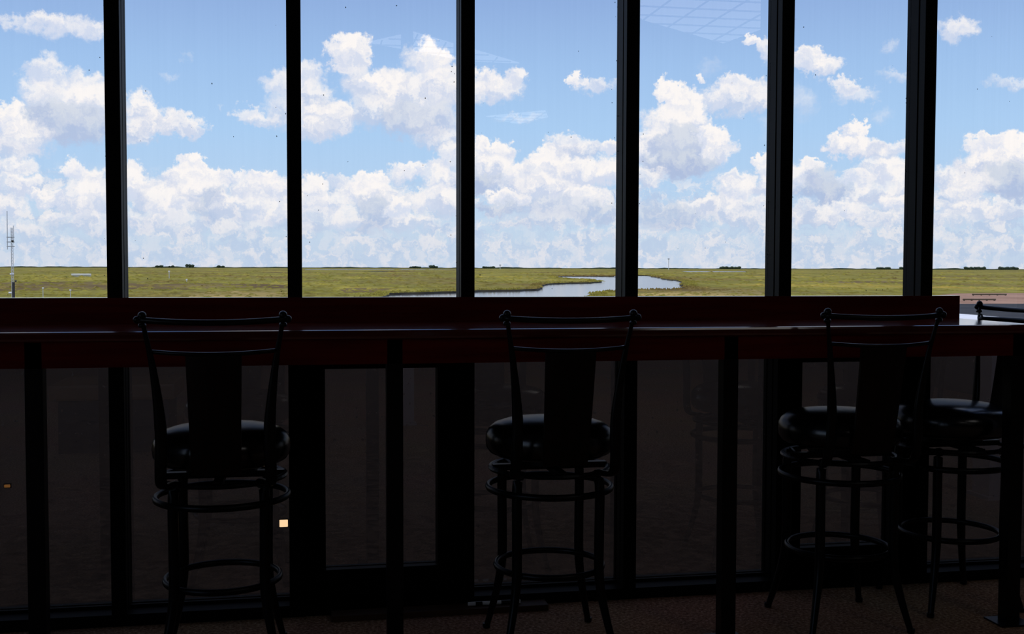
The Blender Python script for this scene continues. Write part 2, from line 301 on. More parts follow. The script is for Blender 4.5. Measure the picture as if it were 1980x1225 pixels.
def addtube(bm, pts, rad, n=10, flat=1., closed=False, side=None):
    pts = [Vector(p) for p in pts]; k = len(pts); rings = []
    if isinstance(rad, (int, float)): rad = [rad]*k
    up = None
    for i, p in enumerate(pts):
        a = pts[(i-1) % k] if (closed or i > 0) else p; c = pts[(i+1) % k] if (closed or i < k-1) else p
        t = (c-a).normalized()
        if side is not None: s = Vector(side); s = (s-t*s.dot(t)).normalized()
        else:
            ref = Vector((0, 0, 1)) if abs(t.z) < .9 else Vector((0, 1, 0)); s = t.cross(ref).normalized()
        u = s.cross(t).normalized()
        rings.append([bm.verts.new(p+s*math.cos(2*math.pi*j/n)*rad[i]+u*math.sin(2*math.pi*j/n)*rad[i]*flat) for j in range(n)])
    for i in range(k if closed else k-1):
        A, Bq = rings[i], rings[(i+1) % k]
        for j in range(n): bm.faces.new((A[j], A[(j+1) % n], Bq[(j+1) % n], Bq[j]))
    if not closed:
        bm.faces.new(rings[0][::-1]); bm.faces.new(rings[-1])
def addlathe(bm, prof, n=40, c=(0, 0, 0)):
    rings = []
    for r, z in prof:
        if r < 1e-5: rings.append([bm.verts.new((c[0], c[1], c[2]+z))])
        else: rings.append([bm.verts.new((c[0]+r*math.cos(2*math.pi*j/n), c[1]+r*math.sin(2*math.pi*j/n), c[2]+z)) for j in range(n)])
    for A, Bq in zip(rings, rings[1:]):
        for j in range(n):
            f = [A[j % len(A)], A[(j+1) % len(A)], Bq[(j+1) % len(Bq)], Bq[j % len(Bq)]]
            u = []
            for v in f:
                if v not in u: u.append(v)
            if len(u) > 2: bm.faces.new(u)
def addball(bm, c, r, n=12):
    addlathe(bm, [(r*math.sin(math.pi*i/n), -r*math.cos(math.pi*i/n)) for i in range(n+1)], n*2, c)
def thing(name, label, cat, loc=(0, 0, 0), group=None, rz=0):
    o = bpy.data.objects.new(name, None); COL.objects.link(o); o.location = loc; o.rotation_euler = (0, 0, rz)
    o.empty_display_size = .1
    o['label'] = label; o['category'] = cat
    if group: o['group'] = group
    return o
def tag(o, label, cat, group=None, kind=None):
    o['label'] = label
    o['category'] = cat
    if group: o['group'] = group
    if kind: o['kind'] = kind
    return o
def struct(o, label, cat):
    o['kind'] = 'structure'; o['label'] = label; o['category'] = cat; return o
# ------------------------------------------------------------------ room shell
XL, XR, YB, ZC = -4.2, 6.6, -18.0, 3.4
PD = .095                                       # depth of the mullions; panes stand at this plane
struct(obj('floor', B((XL-.2, XR+.2, YB-.2, .16, -.25, 0)), 'carpet'), 'speckled brown carpet floor running to the window wall', 'floor')
struct(obj('ceiling', B((XL-.2, XR+.2, YB-.2, .16, ZC, ZC+.3)), 'ceil'), 'dim tiled ceiling of the lounge above the window wall', 'ceiling')
struct(obj('wall_left', B((XL-.2, XL, -2.6, .16, 0, ZC), (XL-.2, XL, YB-.2, -7.6, 0, ZC), (XL-.2, XL, -7.6, -2.6, 0, .9), (XL-.2, XL, -7.6, -2.6, 2.9, ZC)), 'wallm'), 'dark side wall at the left end of the window wall', 'wall')
struct(obj('wall_right', B((XR, XR+.2, YB-.2, .16, 0, ZC)), 'wallm'), 'dark side wall at the right end of the window wall', 'wall')
struct(obj('wall_back', B((XL, XR, YB-.2, YB, 0, ZC)), 'wallm'), 'dark wall far behind the stools, facing the windows', 'wall')
struct(obj('wall_outside', B((XL-.2, XR+.2, -.3, .16, -4.2, -.25)), 'wallm'), 'outer wall of the storey below the window wall', 'wall')
# side window in the left wall, added out of frame to brighten the carpet
w = bpy.data.objects.new('window_30', None); COL.objects.link(w); w.location = (XL-.1, -5.1, 0); w['kind'] = 'structure'; w['category'] = 'window'; w['label'] = 'wide side window added in the left wall, unseen, to light the carpet'
for k in range(5): obj('pane', B((-.006, .006, -2.5+k, -1.5+k, .9, 2.9)), 'glass', w)
for k in range(6): obj('mullion', B((-.06, .06, -2.53+k, -2.47+k, .9, 2.9)), 'alu', w)
# window bays
MX = [-3.735, -3.115, -2.495, -1.875, -1.262, -.650, -.036, .588, 1.213, 1.831, 2.431, 3.03, 3.64, 4.26, 4.88, 5.50, 6.12]
HW = .0252
ZT = 3.1
def mull(x):                                     # front box with a stepped flange behind it
    return B((x-HW, x+HW, 0, .040, 0, ZT), (x-HW+.004, x+HW-.004, .040, .052, 0, ZT), (x-HW, x+HW, .052, .135, 0, ZT))
desc = {5: 'with the radio mast beyond its glass', 6: 'between the first and second mullions from the left', 7: 'above the wide framed vent, green marsh beyond', 8: 'with the river bend in view',
        9: 'with a tall cloud tower beyond it', 10: 'with a low framed vent behind the third stool', 11: 'rightmost, past the end of the raised ledge'}
XS = [XL]+MX+[XR]
for i in range(len(XS)-1):
    x0, x1 = XS[i], XS[i+1]
    a = x0+(HW if i else 0); b = x1-(HW if i < len(XS)-2 else 0)
    vent = i in (7, 10, 4, 13)
    w = bpy.data.objects.new('window_%d' % (i+1), None); COL.objects.link(w); w.location = ((x0+x1)/2, 0, 0); w['kind'] = 'structure'; w['category'] = 'window'
    w['label'] = 'dark framed floor-to-ceiling window bay '+desc.get(i-0, 'outside the frame of the picture, number %d along the wall' % (i+1))
    cx = (x0+x1)/2
    def sh(bm):
        bmesh.ops.translate(bm, verts=bm.verts, vec=(-cx, 0, 0)); return bm
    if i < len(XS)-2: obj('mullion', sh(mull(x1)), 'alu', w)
    obj('clear_pane', sh(B((a, b, .105, .113, 1.048, ZT-.05))), 'glass', w)
    obj('sill_rail', sh(B((a, b, 0, .135, 0, .042), (a, b, PD-.012, .135, .042, .052))), 'alu', w)
    obj('transom', sh(B((a, b, .0, .135, .975, 1.050))), 'alu', w)
    obj('head_rail', sh(B((a, b, 0, .135, ZT-.05, ZT), (a, b, .02, .14, ZT, ZC))), 'alu', w)
    if vent:
        zb, zt, sw = .150, .893, .080
        y0 = .060
        obj('vent_stile', sh(B((a, a+sw, y0, .13, .052, .975))), 'alu', w); obj('vent_stile', sh(B((b-sw, b, y0, .13, .052, .975))), 'alu', w)
        obj('vent_rail', sh(B((a+sw, b-sw, y0, .13, zt, .975))), 'alu', w); obj('vent_rail', sh(B((a+sw, b-sw, y0, .13, .052, zb))), 'alu', w)
        obj('spandrel_pane', sh(B((a+sw, b-sw, PD, .112, zb, zt))), 'spandrel', w)
    else:
        obj('spandrel_pane', sh(B((a, b, PD, .112, .052, .975))), 'spandrel', w)
# ------------------------------------------------------------------ bar counter
YC = -.549; CX0, CX1, CXE = -3.2, 4.4, 2.545
bc = thing('bar_counter', 'long dark cherry-wood bar counter with raised ledge along the windows', 'counter', (0.6, -.3, 0))
def sh0(bm): bmesh.ops.translate(bm, verts=bm.verts, vec=(-.6, .3, 0)); return bm
def poly_prism(pts, z0, z1):
    bm = bmesh.new(); lo = [bm.verts.new((x, y, z0)) for x, y in pts]; hi = [bm.verts.new((x, y, z1)) for x, y in pts]
    bm.faces.new(lo[::-1]); bm.faces.new(hi); n = len(pts)
    for i in range(n): bm.faces.new((lo[i], lo[(i+1) % n], hi[(i+1) % n], hi[i]))
    return bm
obj('countertop', sh0(poly_prism([(CX0, YC), (CX1, YC), (CX1, YC+.075), (CXE, YC+.075), (CXE, -.03), (CX0, -.03)], 1.04, 1.07)), 'woodtop', bc, bevel=.0085)
obj('apron', sh0(B((CX0, CX1, YC+.018, YC+.04, .9605, 1.04))), 'wood', bc)
obj('ledge', sh0(B((CX0, CXE, -.052, -.028, .98, 1.157), (CX0, CXE, -.028, -.002, 1.135, 1.157))), 'wood', bc)
obj('ledge_top', sh0(B((CX0, CXE, -.0521, -.002, 1.1571, 1.1586))), 'woodtop', bc)
for px in (-380, 72, 762.5, 1405, 1955, 2500):
    X = aty(px, 900, -.5).x
    if X > CX1 or X < CX0: continue
    lg = obj('leg', B((-.026, .026, -.026, .026, .006, 1.04-.001)), 'black_metal', bc, bevel=.002); lg.location = (X-.6, -.505+.3, 0)
    obj('foot_plate', B((-.062, .062, -.055, .055, 0, .006)), 'black_metal', lg)
# ------------------------------------------------------------------ bar stools
def arc(c, r, a0, a1, n): return [(c[0]+r*math.cos(a0+(a1-a0)*i/n), c[1]+r*math.sin(a0+(a1-a0)*i/n), c[2]) for i in range(n+1)]
def smooth_path(P_, sub=5):
    P_ = [Vector(p) for p in P_]; out = []
    for i in range(len(P_)-1):
        a = P_[max(i-1, 0)]; b = P_[i]; c = P_[i+1]; d = P_[min(i+2, len(P_)-1)]
        for k in range(sub):
            t = k/sub
            out.append(.5*((2*b)+(c-a)*t+(2*a-5*b+4*c-d)*t*t+(-a+3*b-3*c+d)*t**3))
    out.append(P_[-1]); return out
def make_stool(loc, label, rz_seat=0, rz_leg=0, arch=-1, extra=False):
    t = thing('bar_stool', label, 'stool', (loc[0], loc[1], 0), 'black bar stools along the counter')
    q = Matrix.Rotation(rz_seat, 4, 'Z'); ql = Matrix.Rotation(rz_leg, 4, 'Z')
    def add(name, bm, m, par=t, mm=q, **k):
        bmesh.ops.transform(bm, matrix=mm, verts=bm.verts); return obj(name, bm, m, par, **k)
    bm = bmesh.new()                                         # domed round cushion with soft sides and seam
    pr = [(0, .640), (.14, .640), (.185, .643), (.203, .652), (.213, .668), (.2155, .690), (.214, .712), (.204, .730), (.185, .745), (.15, .756), (.10, .7625), (.05, .7655), (0, .766)]
    addlathe(bm, pr, 56); st = add('seat', bm, 'vinyl', smooth=True)
    bm = bmesh.new(); addlathe(bm, [(0, .612), (.11, .612), (.112, .616), (.112, .632), (.10, .64), (0, .64)], 32); add('swivel_plate', bm, 'black_metal')
    bm = bmesh.new(); addtube(bm, arc((0, 0, .598), .196, 0, 2*math.pi, 48)[:-1], .011, 8, .8, True)
    addbox(bm, -.195, .195, -.014, .014, .592, .612); addbox(bm, -.014, .014, -.195, .195, .592, .612); add('seat_frame', bm, 'black_metal', mm=ql, smooth=False)
    for sx in (-1, 1):
        for sy in (-1, 1):
            bm = bmesh.new(); h = .137
            P_ = smooth_path([(sx*.122, sy*.122, .598), (sx*h, sy*h, .56), (sx*h, sy*h, .40), (sx*h, sy*h, .27), (sx*.145, sy*.145, .19), (sx*.162, sy*.162, .10), (sx*.184, sy*.184, .004)])
            addtube(bm, P_, [.0165-.006*max(0, (.27-p.z)/.27) for p in P_], 12)
            lg = add('leg', bm, 'black_metal', mm=ql, smooth=True)
            bm = bmesh.new(); addlathe(bm, [(0, 0), (.012, 0), (.0135, .006), (.0135, .016), (.0, .016)], 12, (sx*.184, sy*.184, 0)); add('foot_cap', bm, 'black_metal', lg, ql)
    bm = bmesh.new(); addtube(bm, arc((0, 0, .533), .2075, 0, 2*math.pi, 56)[:-1], .009, 8, 1.25, True); add('support_ring', bm, 'black_metal', mm=ql, smooth=True)
    bm = bmesh.new(); addtube(bm, arc((0, 0, .268), .180, 0, 2*math.pi, 56)[:-1], .009, 8, 1.25, True); add('footrest_ring', bm, 'black_metal', mm=ql, smooth=True)
    for s in (-1, 1):
        bm = bmesh.new()
        P_ = smooth_path([(s*.125, -.150, .603), (s*.158, -.215, .610), (s*.160, -.243, .66), (s*.157, -.25, .76), (s*.163, -.258, .86), (s*.177, -.272, .98), (s*.191, -.286, 1.06), (s*.2, -.296, 1.112)])
        addtube(bm, P_, [.0175-.0105*min(1, max(0, (p.z-.80)/.25)) for p in P_], 12, .55, side=(1, 0, 0)); add('back_post', bm, 'black_metal', smooth=True)
    bm = bmesh.new(); n = 24
    pr = []
    for i in range(n+1):
        u = -1+2*i/n
        pr.append((u*.212, -.298-.035*(1-u*u), 1.112+arch*.008*(1-u*u)))
    addtube(bm, pr, .0092, 10); rl = add('top_rail', bm, 'black_metal', smooth=True)
    for s in (-1, 1):
        bm = bmesh.new(); addball(bm, (s*.2, -.296, 1.124), .0125, 10); addball(bm, (s*.214, -.297, 1.112), .0115, 8)
        addlathe(bm, [(.0001, -.008), (.011, -.006), (.012, 0), (.009, .005), (.0001, .006)], 14, (s*.2, -.294, 1.096)); add('finial', bm, 'black_metal', rl, smooth=True)
    bm = bmesh.new(); pr = []
    for i in range(n+1):
        u = -1+2*i/n
        pr.append((u*.180, -.277-.040*(1-u*u), 1.018-.007*(1-u*u)))
    addtube(bm, pr, .0065, 8); add('mid_rail', bm, 'black_metal', smooth=True)
    if extra:
        bm = bmesh.new(); pr = [(u/10*.19, -.290-.03*(1-u*u/100), 1.066) for u in range(-10, 11)]; addtube(bm, pr, .009, 8); addtube(bm, [(.187+.011*math.cos(k*math.pi/8), -.290, 1.069+.013*math.sin(k*math.pi/8)) for k in range(16)], .0045, 8, closed=True); add('lower_rail', bm, 'black_metal', smooth=True)
    bm = bmesh.new(); k = 8; rows = []                     # curved wooden splat
    for j in range(9):
        v = j/8; z = .64+.372*v; hw = .072+.008*v; yy = -.225-.075*v**.8
        rows.append([[bm.verts.new((hw*(-1+2*i/k), yy-.016*(1-(-1+2*i/k)**2)*(.3+.7*v)+dy, z)) for i in range(k+1)] for dy in (-.006, .006)])
    for j in range(8):
        for i in range(k):
            for d in (0, 1):
                bm.faces.new((rows[j][d][i], rows[j][d][i+1], rows[j+1][d][i+1], rows[j+1][d][i]))
        for i in (0, k): bm.faces.new((rows[j][0][i], rows[j][1][i], rows[j+1][1][i], rows[j+1][0][i]))
    for j in (0, 8):
        for i in range(k): bm.faces.new((rows[j][0][i], rows[j][0][i+1], rows[j][1][i+1], rows[j][1][i]))
    add('splat', bm, 'splat')
    return t
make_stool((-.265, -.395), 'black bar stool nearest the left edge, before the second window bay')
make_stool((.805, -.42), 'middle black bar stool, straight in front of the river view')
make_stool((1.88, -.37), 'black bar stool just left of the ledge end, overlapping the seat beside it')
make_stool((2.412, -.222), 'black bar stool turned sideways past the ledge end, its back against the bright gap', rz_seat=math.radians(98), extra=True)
# ------------------------------------------------------------------ small things at the foot of the windows
p0 = atz(640, 1180, .02); p1 = atz(1064, 1174, .02)
o = obj('plank', B((p0.x, p1.x, -.085, -.015, 0, .022)), 'plank', bevel=.002); tag(o, 'thin brown wooden plank lying on the carpet along the window base', 'plank')
st = thing('striped_tube', 'white tube with black bands lying on the brown plank behind the middle stool', 'tube', (.72, -.05, .0295))
xa = aty(905, 1160, -.05).x; xb = aty(1006, 1160, -.05).x
st.location.x = (xa+xb)/2; hl = (xb-xa)/2
bm = bmesh.new(); addtube(bm, [(-hl, 0, 0), (hl, 0, 0)], .0072, 10); obj('tube', bm, 'white', st, smooth=False)
for u0, u1 in ((-.72, -.46), (-.16, .02), (.26, .88)):
    bm = bmesh.new(); addtube(bm, [(u0*hl, 0, 0), (u1*hl, 0, 0)], .0077, 10); obj('band', bm, 'black_metal', st)
def emitter(px, py, w, h, m, label):  # glowing tiles put in for bright spots reflected in the lower panes
    p = aty(px, py, .088); t = thing('glow_spot', label, 'light', (p.x, .094, p.z))
    obj('glow_face', B((-w/2, w/2, -.010, -.004, -h/2, h/2)), m, t, bevel=.002); obj('back_plate', B((-w/2-.002, w/2+.002, -.004, .0, -h/2-.003, h/2+.003)), 'alu', t)
emitter(548.5, 1011, .030, .026, 'glow', 'small peach glowing tile for a bright reflected spot beside the second mullion')
emitter(1591, 967, .008, .010, 'glow2', 'tiny amber glowing tile for a reflected spot low behind the third stool')
emitter(14, 939, .020, .010, 'glow2', 'dim amber glowing tile for a reflected spot low at the far left pane')
# ------------------------------------------------------------------ behind the camera, seen mirrored in the lower panes
def mir(px, py, z):
    p = atz(px, py, z); return Vector((p.x, 2*PD-p.y, z))
a = mir(95, 880, 0); b = mir(335, 880, 0)
t = thing('bench', 'tan leather bench seen mirrored in the left lower panes', 'bench', ((a.x+b.x)/2, a.y-.3, 0)); hw = abs(b.x-a.x)/2
obj('seat', B((-hw, hw, -.3, .3, .36, .47)), 'tan', t, bevel=.02); obj('plinth', B((-hw+.05, hw-.05, -.25, .25, 0, .36)), 'darkbox', t)
for px0, px1, py, m, nm, lb in ((1912, 1968, 966, 'pale', 'pillar', 'pale pillar mirrored at the right edge behind the sideways stool'), (779, 801, 822, 'pale', 'post', 'slim pale pinkish post mirrored in the framed vent pane'),):
    a = mir(px0, py, 0); b = mir(px1, py, 0); w = abs(b.x-a.x)/2
    t = thing(nm, lb, nm, ((a.x+b.x)/2, a.y-w, 0))
    obj('shaft', B((-w, w, -w, w, .02, 3.3 if nm == 'post' else 3.38)), m, t); obj('base', B((-w-.02, w+.02, -w-.02, w+.02, 0, .02)), m, t)
a = mir(350, 930, 0); b = mir(372, 930, 0)
for k, (pxs, lab) in enumerate(((( (1245, 38), (1400, 83), (1490, 50), (1500, -40), (1190, 0) ), 'nearest lattice ceiling light mirrored high in the fifth bay'), (((712, 82), (800, 62), (1005, 122), (905, 118)), 'lattice ceiling light mirrored faintly above the big cloud'), (((940, 225), (1055, 214), (1060, 226), (1000, 240)), 'farthest lattice ceiling light mirrored faintly as a small sliver'))):
    z = ZC-.012
    pts = [mir(x, y, z) for x, y in pxs]
    c = sum(pts, Vector())/len(pts); t = thing('ceiling_light', lab, 'light', c, 'lattice ceiling lights behind the camera')
    bm = bmesh.new(); vs = [bm.verts.new(p-c) for p in pts]; f = bm.faces.new(vs)
    r = bmesh.ops.extrude_face_region(bm, geom=[f]); bmesh.ops.translate(bm, verts=[v for v in r['geom'] if isinstance(v, bmesh.types.BMVert)], vec=(0, 0, .01)); obj('diffuser', bm, 'emitter', t)
    xs = [p.x-c.x for p in pts]; ys = [p.y-c.y for p in pts]
    def clip(ax, v):                                  # where the line coordinate[ax]=v crosses the outline
        hit = []
        for i in range(len(pts)):
            A = pts[i]-c; Bp = pts[(i+1) % len(pts)]-c
            if (A[ax]-v)*(Bp[ax]-v) < 0:
                s = (v-A[ax])/(Bp[ax]-A[ax]); hit.append(A[1-ax]+s*(Bp[1-ax]-A[1-ax]))
        return (min(hit), max(hit)) if len(hit) > 1 else None
    bm = bmesh.new()
    for ax in (0, 1):
        lo = min(xs if ax == 0 else ys); hi = max(xs if ax == 0 else ys); v = lo+.12
        while v < hi:
            h = clip(ax, v)
            if h:
                if ax == 0: addbox(bm, v-.005, v+.005, h[0], h[1], -.012, 0)
                else: addbox(bm, h[0], h[1], v-.005, v+.005, -.012, 0)
            v += .3
    obj('lattice', bm, 'pale', t)
# ------------------------------------------------------------------ outside: ground, marsh, river
ZW, ZL = -4.45, -4.0
struct(obj('river', B((-9000, 12000, 40, 12000, ZW-1, ZW)), 'water'), 'pale grey-blue river winding through the marsh', 'river')
def g(px, py, z=ZL):
    p = atz(px, py, z); return (p.x, p.y)
river = [(640, 640), (1100, 640), (1138, 573.5), (1146, 567), (1180, 562.5), (1236, 560.5), (1300, 558.5), (1345, 557), (1328, 555), (1322, 549), (1331, 545), (1312, 541.5), (1280, 537), (1262, 533), (1250, 531.6), (1200, 532), (1182, 533.6), (1120, 533), (1070, 532.8), (1074, 536), (1110, 539.5), (1150, 541), (1158, 543.5), (1120, 545.5), (1060, 547.5), (1048, 549.5), (1047, 557.5), (1000, 559), (930, 560.5), (868, 562.5), (800, 564.5), (770, 565.5), (757, 570), (700, 577)]
ponds = [[(1310, 523.6), (1440, 524), (1446, 525.2), (1330, 525.4)], [(588, 520.3), (800, 520.4), (900, 520.7), (900, 521.1), (800, 521.2), (590, 521.2)], [(700, 524.6), (745, 524.3), (760, 525), (712, 525.5)]]
def wobble(poly, amp=.6):
    out = []
    for i in range(len(poly)):
        a = Vector(g(*poly[i])+(0,)); b = Vector(g(*poly[(i+1) % len(poly)])+(0,)); n = max(2, min(40, int((b-a).length/3)))
        for k in range(n):
            p = a.lerp(b, k/n); s = min(1.0, p.y/250)*amp*3
            q = noise.noise_vector(Vector((p.x*.06, p.y*.03, 1)))+.5*noise.noise_vector(Vector((p.x*.2, p.y*.1, 3)))
            out.append((p.x+q.x*s*1.5, p.y+q.y*s*2.5))
    return out
holes = [wobble(river)]+[wobble(p, .3) for p in ponds]
bm = bmesh.new(); edges = []
def loop(pts, z):
    vs = [bm.verts.new((x, y, z)) for x, y in pts]; return vs, [bm.edges.new((vs[i], vs[(i+1) % len(vs)])) for i in range(len(vs))]
ov, oe = loop([(-8000, 30), (8000, 30), (11000, 11000), (-8000, 11000)], ZL); edges += oe; hv = []
for h in holes:
    v, e = loop(h, ZL); hv.append(v); edges += e
bmesh.ops.triangle_fill(bm, edges=edges, use_beauty=True)
for v in hv:
    lo = [bm.verts.new((p.co.x, p.co.y, ZW-.2)) for p in v]
    for i in range(len(v)):
        f = bm.faces.new((v[i], v[(i+1) % len(v)], lo[(i+1) % len(v)], lo[i])); f.material_index = 1
struct(obj('marsh', bm, ('marsh', 'bank')), 'flat green and ochre marsh stretching to the horizon', 'marsh')
# rough grass along the banks and across the near marsh
bm = bmesh.new()
def tuft(x, y, h, w):
    a = random.random()*6.28
    b = [bm.verts.new((x+w*math.cos(a+k*2.094), y+w*math.sin(a+k*2.094), ZL-.05)) for k in range(3)]
    t_ = bm.verts.new((x+random.uniform(-.3, .3)*w, y, ZL+h))
    for k in range(3): bm.faces.new((b[k], b[(k+1) % 3], t_))
for h in holes[:1]:
    A = sum(h[i][0]*h[(i+1) % len(h)][1]-h[(i+1) % len(h)][0]*h[i][1] for i in range(len(h)))
    sg = 1 if A > 0 else -1
    for i in range(len(h)):
        a = Vector(h[i]); b = Vector(h[(i+1) % len(h)]); n_ = Vector(((b-a).y, -(b-a).x)); n_ = n_.normalized()*sg
        for k in range(max(1, int((b-a).length/.35))):
            p = a.lerp(b, random.random())+n_*random.uniform(.0, 3.); s = max(1, p.y/300); tuft(p.x, p.y, random.uniform(.15, .55)*s**.5, random.uniform(.2, .7)*s)
for k in range(5000):
    px = random.uniform(-50, 2030); py = random.uniform(521, 575); x, y = g(px, py)
    ins = False
    for h in holes:
        j = len(h)-1
        for i in range(len(h)):
            if (h[i][1] > y) != (h[j][1] > y) and x < (h[j][0]-h[i][0])*(y-h[i][1])/(h[j][1]-h[i][1])+h[i][0]: ins = not ins
            j = i
    if ins or (px > 1820 and py > 563): continue
    s = y/300; tuft(x, y, random.uniform(.1, .45)*min(s, 2), random.uniform(.6, 2.2)*s)
o = obj('marsh_grass', bm, 'marsh'); tag(o, 'ragged marsh grass along the river banks and across the flats', 'grass', kind='stuff')
def patch(name, pxs, m, label):  # flat patches of another colour laid over the marsh
    o = obj(name, poly_prism(wobble(pxs, 1.2), ZL-.2, ZL+.03), m); struct(o, label, 'marsh')
patch('brown_patch', [(-60, 546), (150, 544), (300, 549), (420, 547), (553, 551), (545, 557), (420, 556), (330, 560), (250, 559), (100, 562), (-60, 561)], 'marsh_brown', 'broad brown patch across the left of the marsh')
patch('brown_patch', [(640, 560), (700, 556), (760, 559), (740, 564), (660, 565)], 'marsh_brown', 'small brown patch just left of where the river leaves the view')
patch('brown_patch', [(1250, 547), (1500, 546), (1530, 549), (1420, 551), (1350, 550)] if 0 else [(1540, 544), (1700, 542.5), (1765, 545), (1700, 547), (1580, 547.5)], 'marsh_brown', 'thin brown strip right of the river, middle distance')
patch('dry_grass', [(370, 568), (450, 562), (553, 564), (553, 575), (360, 576)], 'dry', 'pale ochre dry grass in front of the second mullion')
patch('dry_grass', [(1240, 566), (1400, 560), (1490, 561), (1490, 574), (1240, 574)], 'dry', 'pale ochre dry grass on the near bank right of the river')
# bare lot, asphalt and concrete outside the right end
def flat(name, pxs, z, m, label, cat, more=()):
    pts = [atz(x, y, z) for x, y in pxs]+[Vector(p) for p in more]; o = obj(name, poly_prism([(p.x, p.y) for p in pts], ZL-.3, z), m); struct(o, label, cat); return o
flat('dirt_lot', [(1790, 572.5), (1848, 567), (1900, 566.5), (2300, 565), (2600, 700), (1700, 700)], ZL+.02, 'dirt', 'salmon-coloured bare dirt lot beyond the right end of the ledge', 'ground')
flat('asphalt_lot', [(-2500, 640), (1500, 640), (1700, 587), (1860, 587), (2400, 586), (2600, 586)], ZL+.05, 'asphalt', 'dark asphalt lot along the foot of the building', 'pavement', ((150, 60, 0), (60, .5, 0), (-60, .5, 0)))
flat('concrete_apron', [(1720, 595), (1855, 606), (1980, 616.2), (2300, 642), (2400, 660), (1650, 652)], ZL+.08, 'concrete', 'bright white concrete paving low outside the rightmost bay', 'pavement')
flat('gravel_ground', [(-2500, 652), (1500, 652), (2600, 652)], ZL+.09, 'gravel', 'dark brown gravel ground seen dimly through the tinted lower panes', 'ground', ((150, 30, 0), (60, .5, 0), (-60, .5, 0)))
def curb(px0, px1, py, h, label):
    a = atz(px0, py, ZL+.02); b = atz(px1, py, ZL+.02); t = thing('timber_barrier', label, 'barrier', ((a+b)/2), 'dark timber barriers on the dirt lot'); L_ = (b-a).length/2
    t.rotation_euler = (0, 0, math.atan2((b-a).y, (b-a).x))
    obj('beam', B((-L_, L_, -.15, .15, h*.3, h)), 'bank', t, bevel=.03)
    for k in range(5):
        u = -L_+.2+(2*L_-.4)*k/4; obj('stub_post', B((u-.1, u+.1, -.1, .1, 0, h*.35)), 'bank', t)
curb(1880, 1946, 571, .33, 'long dark timber barrier at the back of the dirt lot')
curb(1862, 1925, 581, .33, 'dark timber barrier nearer, just before the asphalt')
# distant tree line, clumps, mast, sheds, poles, boat
bm = bmesh.new(); prev = None; D0 = 5200
for i in range(0, 420):
    th = -.45+1.35*i/419; r = D0; x = r*math.sin(th); y = r*math.cos(th)
    h = 4+5*noise.noise(Vector((i*.11, 0, 0)))+3*noise.noise(Vector((i*.45, 2, 0)))
    h = max(2, h)
    c = [bm.verts.new((x*(1+d), y*(1+d), z)) for d, z in ((0, ZL-1), (0, ZL+h), (.006, ZL+h*.8), (.006, ZL-1))]
    if prev:
        for k in range(3): bm.faces.new((prev[k], c[k], c[k+1], prev[k+1]))
    prev = c
tag(obj('distant_treeline', bm, 'tree'), 'thin dark tree line along the whole horizon', 'treeline', kind='stuff')
def clump(px, wpx, hpx, label):
    Dq = 3600; d = ray(px, 516); d = d/math.hypot(d.x, d.y); u = Dq/FPX*1.03
    t = thing('tree', label, 'tree', (CP.x+d.x*Dq, CP.y+d.y*Dq, ZL), 'distant tree clumps on the horizon')
    H_ = 5.3+(hpx)*u; W_ = wpx*u/2; n_ = max(2, int(wpx/4)); bt = bmesh.new(); bc_ = bmesh.new()
    for k in range(n_):
        x = -W_*.8+1.6*W_*k/(n_-1); hh = H_*random.uniform(.72, 1)
        addtube(bt, [(x, 0, 0), (x, 0, hh*.5)], .35, 6)
        s = bmesh.ops.create_icosphere(bc_, subdivisions=2, radius=1)['verts']
        rx = W_/n_*1.7; rz = hh*.36
        for v in s:
            q = v.co.copy(); f_ = 1+.28*noise.noise(q*1.7+Vector((k*5, px, 0))); v.co = Vector((x+q.x*rx*f_, q.y*rx*f_, hh-rz+q.z*rz*f_))
    obj('trunk', bt, 'bank', t)['kind'] = 'stuff'; obj('crown', bc_, 'tree', t, smooth=True)
for px, w, h, lb in ((308, 9, 3.2, 'small dark tree clump, first from left on the horizon in the second bay'), (331, 7, 2.4, 'low tree clump just right of the leftmost one'), (367, 12, 5, 'tallest dark tree clump on the horizon left of the second mullion'),
                     (427, 9, 2.6, 'tiny low tree clump nearest the second mullion in the second bay'), (803, 20, 2.4, 'low spread-out tree clump in the third bay'), (838, 13, 4.2, 'rounded tree clump nearest the third mullion'),
                     (945, 22, 2.4, 'low tree clump above the marsh left of the river bend'), (1412, 44, 3.6, 'broad dark tree clump on the horizon right of the river'), (1708, 26, 2.6, 'low tree clump in the sixth bay'), (1750, 18, 3, 'tree clump against the sixth mullion'),
                     (1885, 44, 3.6, 'long tree clump on the horizon in the rightmost bay'), (1950, 40, 4, 'tree clump nearest the right edge of the picture')):
    clump(px, w, h, lb)
def pole_at(px, ybase, D_):
    d = ray(px, ybase); d = d/math.hypot(d.x, d.y); return Vector((CP.x+d.x*D_, CP.y+d.y*D_, 0)), D_/FPX
Dm = 150; b0, u = pole_at(25, 590, Dm)
def zat(py, D_, px=25):
    d = ray(px, py); return EYE+d.z/math.hypot(d.x, d.y)*D_
t = thing('radio_mast', 'thin steel radio mast with two antennas at the left edge', 'mast', (b0.x, b0.y, ZL))
def seg(name, dx0, y0, dx1, y1, r, m='mast'):
    bm = bmesh.new(); addtube(bm, [((dx0-25)*u, 0, zat(y0, Dm)-ZL), ((dx1-25)*u, 0, zat(y1, Dm)-ZL)], r*u, 8); obj(name, bm, m, t)
bm = bmesh.new(); zt = zat(440, Dm)-ZL
for k in range(3): addtube(bm, [(math.cos(k*2.094)*.16, math.sin(k*2.094)*.16, 0), (math.cos(k*2.094)*.11, math.sin(k*2.094)*.11, zt)], .028, 6)
